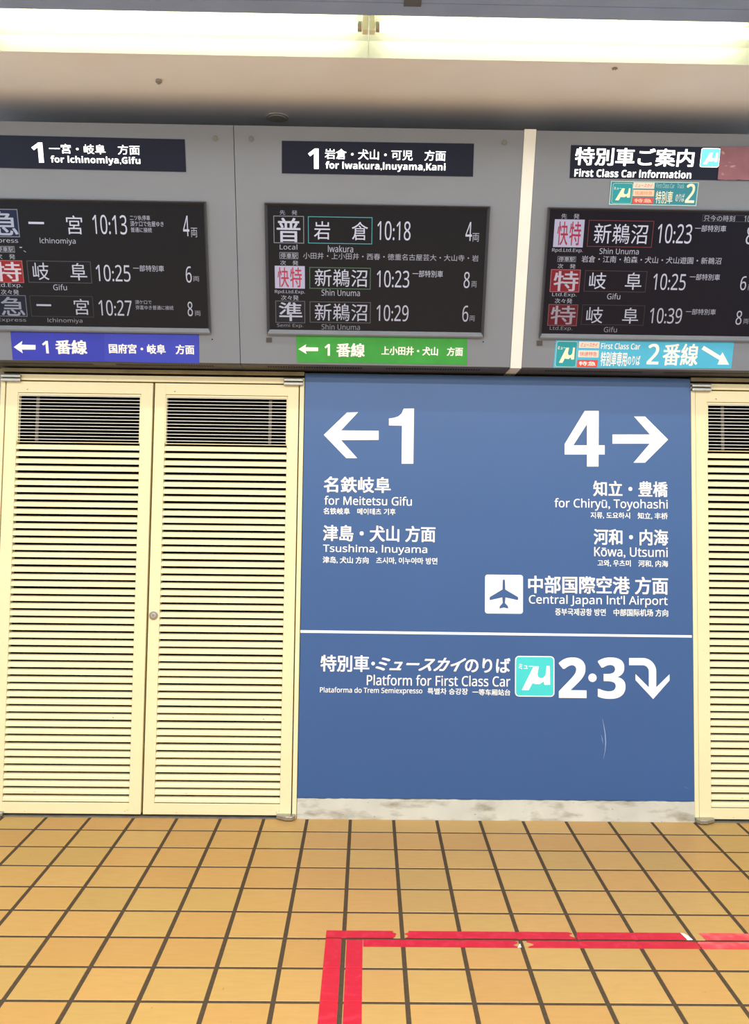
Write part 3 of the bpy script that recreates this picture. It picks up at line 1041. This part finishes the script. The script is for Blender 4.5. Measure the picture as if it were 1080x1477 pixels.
s1 = sticker([(15.2, 478), (286.8, 482.4), (287.2, 524.3), (18.5, 518.8)], 'royal blue sticker with white arrow and 1 under the left departure board screen', M_STBLUE)
bm = bmesh.new()
slab_px(bm, BOARD, [(150, 480.6), (286.4, 482.8), (286.8, 524), (151, 521.2)], ST + .0006, .0006)
link_bm('overlay_sheet', bm, M_STBLUE2, s1)
flat('arrow', lambda bm: poly_px(bm, BOARD, left_arrow(20, 491.5, 51.5, 509.5), OT), BOARD, M_WHITE, s1)
text('1', BOARD, (61.2, 491.5, 70, 509.5), OT, M_WHITE, s1, 0, heavy=True)
text('番線', BOARD, (80, 490, 125.6, 511), OT, M_WHITE, s1, .03)
text('国府宮・岐阜　方面', BOARD, (157.2, 495.6, 280.3, 511), OT + .0006, M_WHITE, s1, .03)

s2 = sticker([(426.7, 483.4), (673.7, 487.7), (673.3, 526.4), (428.3, 522.3)], 'green sticker with white arrow and 1 under the middle departure board screen', M_GREEN)
flat('arrow', lambda bm: poly_px(bm, BOARD, left_arrow(430.2, 496.3, 458.8, 510.6), OT), BOARD, M_WHITE, s2)
text('1', BOARD, (468, 496, 475.8, 513), OT, M_WHITE, s2, 0, heavy=True)
text('番線', BOARD, (485, 494.6, 526, 515), OT, M_WHITE, s2, .03)
text('上小田井・犬山　方面', BOARD, (550, 499.2, 667.5, 513.4), OT, M_WHITE, s2, .03)


def patches(r, rects, deep=OT):
    for (bx, m, s, mi, b) in rects:
        p = flat('patch', lambda bm: rect_px(bm, BOARD, *bx, deep), BOARD, m, r)
        x0, y0, x1, y1 = bx
        dx, dy = (x1 - x0) * .08, (y1 - y0) * .2
        text(s, BOARD, (x0 + dx, y0 + dy, x1 - dx, y1 - dy), deep + .0006, mi, p, b, .4 if s[0] == 'ミ' else 0, res=2)


s3 = sticker([(880, 261), (1007.6, 263), (1004, 297), (878.3, 295.2)], 'small teal sticker ending in 2 between lit header and screen of the first class board', M_TEAL)
flat('border', lambda bm: rim_px(bm, BOARD, 879.2, 261, 1005.8, 297, .004, OT), BOARD, M_PALE, s3)
logo(BOARD, (882.4, 264, 911.8, 293.6), OT, s3, M_TEAL2, M_CREAMPRINT, M_PALE)
patches(s3, (((913, 263, 943.5, 272.2), M_PINKPATCH, 'ミュースカイ', M_REDPRINT, .01), ((912.6, 273.6, 943, 283.2), M_PEACH, '快速特急', M_ORANGEPRINT, .01),
             ((912, 284.6, 942, 294.2), M_REDPATCH, '特急', M_PEACH, .02)))
text('First Class Car', BOARD, (946.2, 264.2, 972.5, 271.4), OT, M_PALE, s3, .0)
text('Track', BOARD, (976.4, 264.6, 986.2, 271.6), OT, M_PALE, s3, .0)
text('特別車', BOARD, (945.3, 275.2, 969.8, 293.6), OT, M_CREAMPRINT, s3, .01)
text('のりば', BOARD, (974, 279, 986.5, 291), OT, M_CREAMPRINT, s3, .0)
text('2', BOARD, (988.7, 264.8, 1002, 292.8), OT, M_CREAMPRINT, s3, .02)

s4 = sticker([(801.4, 490), (1058.6, 492.9), (1054.2, 531.4), (797.6, 530.2)], 'long cyan sticker with arrow pointing down right under the first class board screen', M_CYAN)
logo(BOARD, (801.4, 492, 831.6, 529), OT, s4, M_TEAL2, M_CREAMPRINT, M_PALE)
patches(s4, (((834.6, 492.6, 864.2, 502), M_PINKPATCH, 'ミュースカイ', M_REDPRINT, .01), ((833.6, 505, 863, 515.5), M_PINKPATCH, '快速特急', M_REDPRINT, .0),
             ((832.2, 518.8, 861.4, 529.6), M_REDPATCH, '特急', M_WHITE, .02)))
text('First Class Car', BOARD, (866.6, 494.4, 923.2, 504), OT, M_WHITE, s4, .015)
text('特別車専用', BOARD, (866, 507, 903.7, 528.2), OT, M_WHITE, s4, .02)
text('のりば', BOARD, (904.6, 512.6, 922.8, 526.6), OT, M_WHITE, s4, .015)
text('2', BOARD, (933.4, 495.6, 950.5, 525.6), OT, M_WHITE, s4, .02)
text('番線', BOARD, (955.6, 495.2, 1006.6, 527.6), OT, M_WHITE, s4, .02)
Q = zoom(740, 180, 3.1765)
flat('arrow', lambda bm: poly_px(bm, BOARD, Q([(862, 1028), (873, 1012), (948, 1058), (958, 1042), (988, 1098), (935, 1098), (943, 1077)]), OT), BOARD, M_WHITE, s4)

# maroon tape covering the right part of the lit header
bm = bmesh.new()
rnd = random.Random(5)
top = [(1038.4 + (1160 - 1038.4) * i / 20, 211.5 + 1.6 * i / 20 + rnd.uniform(-.3, .3)) for i in range(21)]
bot = [(1156 - (1156 - 1034.3) * i / 20, 261.2 - 2.4 * i / 20 + rnd.uniform(-.5, .5)) for i in range(21)]
slab_px(bm, BOARD, top + bot, .0052, .001)
tag(link_bm('covering_tape', bm, M_TAPEOLD), 'faded maroon tape covering the end of the lit first class header', 'tape')

# ================================================================ ceiling lamps
LX = 0.040


def luminaire(xa, xb, label):
    r = root('ceiling_luminaire', ((xa + xb) / 2, (T_FAR + T_NEAR) / 2, ZC))
    tag(r, label, 'lamp', 'fluorescent luminaires in the ceiling trough')
    bm = bmesh.new()
    yf, yn = T_FAR - .001, T_NEAR + .001
    prism_x(bm, [(yf, ZC - .002), (yf - .012, ZC + .06), (yf - .05, ZC + .112), (yf - .10, ZC + .125), (yn + .03, ZC + .125), (yn + .004, ZC + .004),
                 (yn, ZC + .004), (yn, ZC + .135), (yf, ZC + .135)], xa, xb)
    link_bm('reflector', bm, M_REFLECT, r)
    ty, tz = -1.04, ZC + .066
    bm = bmesh.new()
    cyl(bm, (xa + .042, ty, tz), (1, 0, 0), .019, xb - xa - .084, 28)
    t = link_bm('tube', bm, M_TUBE, r, True)
    for x in (xa + .026, xb - .042):
        link_bm('end_cap', one(cyl, (x, ty, tz), (1, 0, 0), .0195, .016, 28, bevel=.002), M_STEEL, t)
    for x in (xa + .002, xb - .024):
        link_bm('lamp_holder', one(box, x, x + .022, ty - .019, ty + .021, tz - .023, ZC + .124, .004), M_HOLDER, r)
    return r


luminaire(-1.46, LX - .0006, 'lit fluorescent lamp over the two boards left of the white strip')
luminaire(LX + .0006, 1.540, 'lit fluorescent lamp over the board right of the white strip')
luminaire(-2.96, -1.464, 'lit fluorescent lamp farthest left in the ceiling trough')
luminaire(1.544, 3.04, 'lit fluorescent lamp farthest right in the ceiling trough')

C3 = Plane((0, 0, ZC), (1, 0, 0), (0, -1, 0))
p = C3.px(400, 168.5)
bm = bmesh.new()
cyl(bm, (p.x, p.y, ZC), (0, 0, -1), .052, .006, 40, bevel=.003)
cyl(bm, (p.x, p.y, ZC - .006), (0, 0, -1), .04, .004, 40, bevel=.002)
tag(link_bm('cover_plate', bm, mat('beige_cover_plate', (200, 190, 178), .5, .03)), 'round cover plate on the dark end of the ceiling above the boards', 'cover plate')
p = C3.px(229, 115)
bm = bmesh.new()
cyl(bm, (p.x, p.y, ZC), (0, 0, -1), .013, .012, 20, bevel=.002)
cyl(bm, (p.x, p.y, ZC - .012), (0, 0, -1), .007, .006, 6)
tag(link_bm('ceiling_bolt', bm, M_ANCHOR), 'small grey bolt in the beige ceiling above the left board', 'bolt')
p = C3.px(886.5, 98)
bm = bmesh.new()
for k in range(3):
    t = k * math.pi / 3
    d = Vector((math.cos(t), math.sin(t), 0))
    cyl(bm, Vector((p.x, p.y, ZC - .003)) - d * .011, d, .0028, .022, 8)
tag(link_bm('ceiling_hook', bm, M_ANCHOR), 'tiny cross-shaped metal hook stub on the ceiling edge by the right lamp', 'hook')
p = C3.px(595, 3.5)
tag(link_bm('ceiling_plate', one(box, p.x - .03, p.x + .03, p.y - .022, p.y + .022, ZC - .004, ZC, .001), mat('dull_plate', (84, 86, 92), .5, .08)),
    'small dark plate on the bluish metal strip at the lamps', 'plate')

# ================================================================ red tape on the floor
rt = random.Random(11)


def tape_strip(x0, x1, y0, y1, label, m, along_x=True, torn=(0.004, 0.004)):
    """Thin tape that sinks a little where it crosses the grout."""
    bm = bmesh.new()
    g = GROUT / 2
    lo, hi = (x0, x1) if along_x else (y0, y1)
    cuts = {lo, hi}
    k0 = 0.0 if along_x else ROW0
    for k in range(-60, 60):
        for d in (-g - .003, -g, g, g + .003):
            q = k0 + k * TILE + d
            if lo + .002 < q < hi - .002:
                cuts.add(q)
    cuts = sorted(cuts)

    def height(q):
        f = abs(((q - k0 + TILE / 2) % TILE) - TILE / 2)
        return .0009 if f > g + .001 else -.0002

    n = 5
    rows = []
    for ci, q in enumerate(cuts):
        row = []
        for i in range(n + 1):
            t = i / n
            j = 0
            if ci == 0:
                j = rt.uniform(-1, 1) * torn[0]
            if ci == len(cuts) - 1:
                j = rt.uniform(-1, 1) * torn[1]
            z = height(q)
            if along_x:
                p = (q + j, y0 + (y1 - y0) * t, z)
            else:
                p = (x0 + (x1 - x0) * t, q + j, z)
            row.append(bm.verts.new(p))
        rows.append(row)
    for a, b in zip(rows, rows[1:]):
        for i in range(n):
            f = bm.faces.new((a[i], b[i], b[i + 1], a[i + 1]))
            f.normal_update()
            if f.normal.z < 0:
                f.normal_flip()
    bmesh.ops.solidify(bm, geom=bm.faces[:], thickness=.0004)
    return tag(link_bm('floor_tape', bm, m), label, 'tape', 'red tape stuck to the floor tiles')


fx = lambda x, y: FLOOR.ab(x, y)[0]
fy = lambda x, y: FLOOR.ab(x, y)[1]
UY0, UY1 = -1.1625, -1.110
LY0, LY1 = -1.224, -1.1745
UP, LOW = 1347, 1361
tape_strip(-.0615, fx(569, UP), UY0, UY1, 'red tape on the upper strip, over the corner left of the others', M_REDTAPE, torn=(0, .01))
tape_strip(fx(586, UP), fx(826, UP + 2), UY0, UY1, 'longest red tape on the upper strip, starting just right of the corner piece', M_REDTAPE, torn=(.008, .014))
tape_strip(fx(833, UP + 3), fx(986, UP + 4), UY0, UY1, 'red tape on the upper strip ending at the torn white backing', M_REDTAPE, torn=(.008, .01))
tape_strip(fx(1012, UP + 4), 1.75, UY0, UY1, 'faded red tape on the upper strip, right of the torn white backing', M_REDTAPE_OLD)
tape_strip(.0665, fx(744, LOW), LY0, LY1, 'red tape on the lower strip, from the inner corner to the gap', M_REDTAPE, torn=(0, .014))
tape_strip(fx(764, LOW), fx(1008, LOW + 3), LY0, LY1, 'red tape on the lower strip, right of the gap', M_REDTAPE, torn=(.014, .002))
tape_strip(fx(1009.5, LOW + 3), 1.75, LY0, LY1, 'faded red tape on the lower strip at the right edge of the picture', M_REDTAPE_OLD, torn=(.002, 0))
tape_strip(-.0615, -.0075, -2.6, UY0 - .003, 'outer red tape running towards the viewer, left of the grout line', M_REDTAPE, False, (0, 0))
tape_strip(.0100, .0640, -2.6, LY1 - .0, 'inner red tape running towards the viewer, right of the grout line', M_REDTAPE, False, (0, 0))


def scrap(pts, label):
    bm = bmesh.new()
    top = [bm.verts.new((x, y, .0012)) for x, y in pts]
    bot = [bm.verts.new((x, y, .0002)) for x, y in pts]
    bm.faces.new(top)
    bm.faces.new(bot[::-1])
    for i in range(len(pts)):
        j = (i + 1) % len(pts)
        bm.faces.new((top[i], bot[i], bot[j], top[j]))
    tag(link_bm('tape_backing', bm, M_PAPER), label, 'tape scrap')


xa = fx(988, UP + 4)
scrap([(xa, UY0), (xa + .018, UY0 + .002), (xa + .012, UY0 + .03), (xa + .002, UY1 - .004), (xa - .008, UY1 - .001)], 'torn white scrap of backing on the upper tape strip')
xa = fx(743.5, LOW)
scrap([(xa + .002, LY0 - .001), (xa + .015, LY0 + .003), (xa + .015, LY0 + .028), (xa + .010, LY0 + .02)], 'torn white scrap at the gap in the lower tape strip')
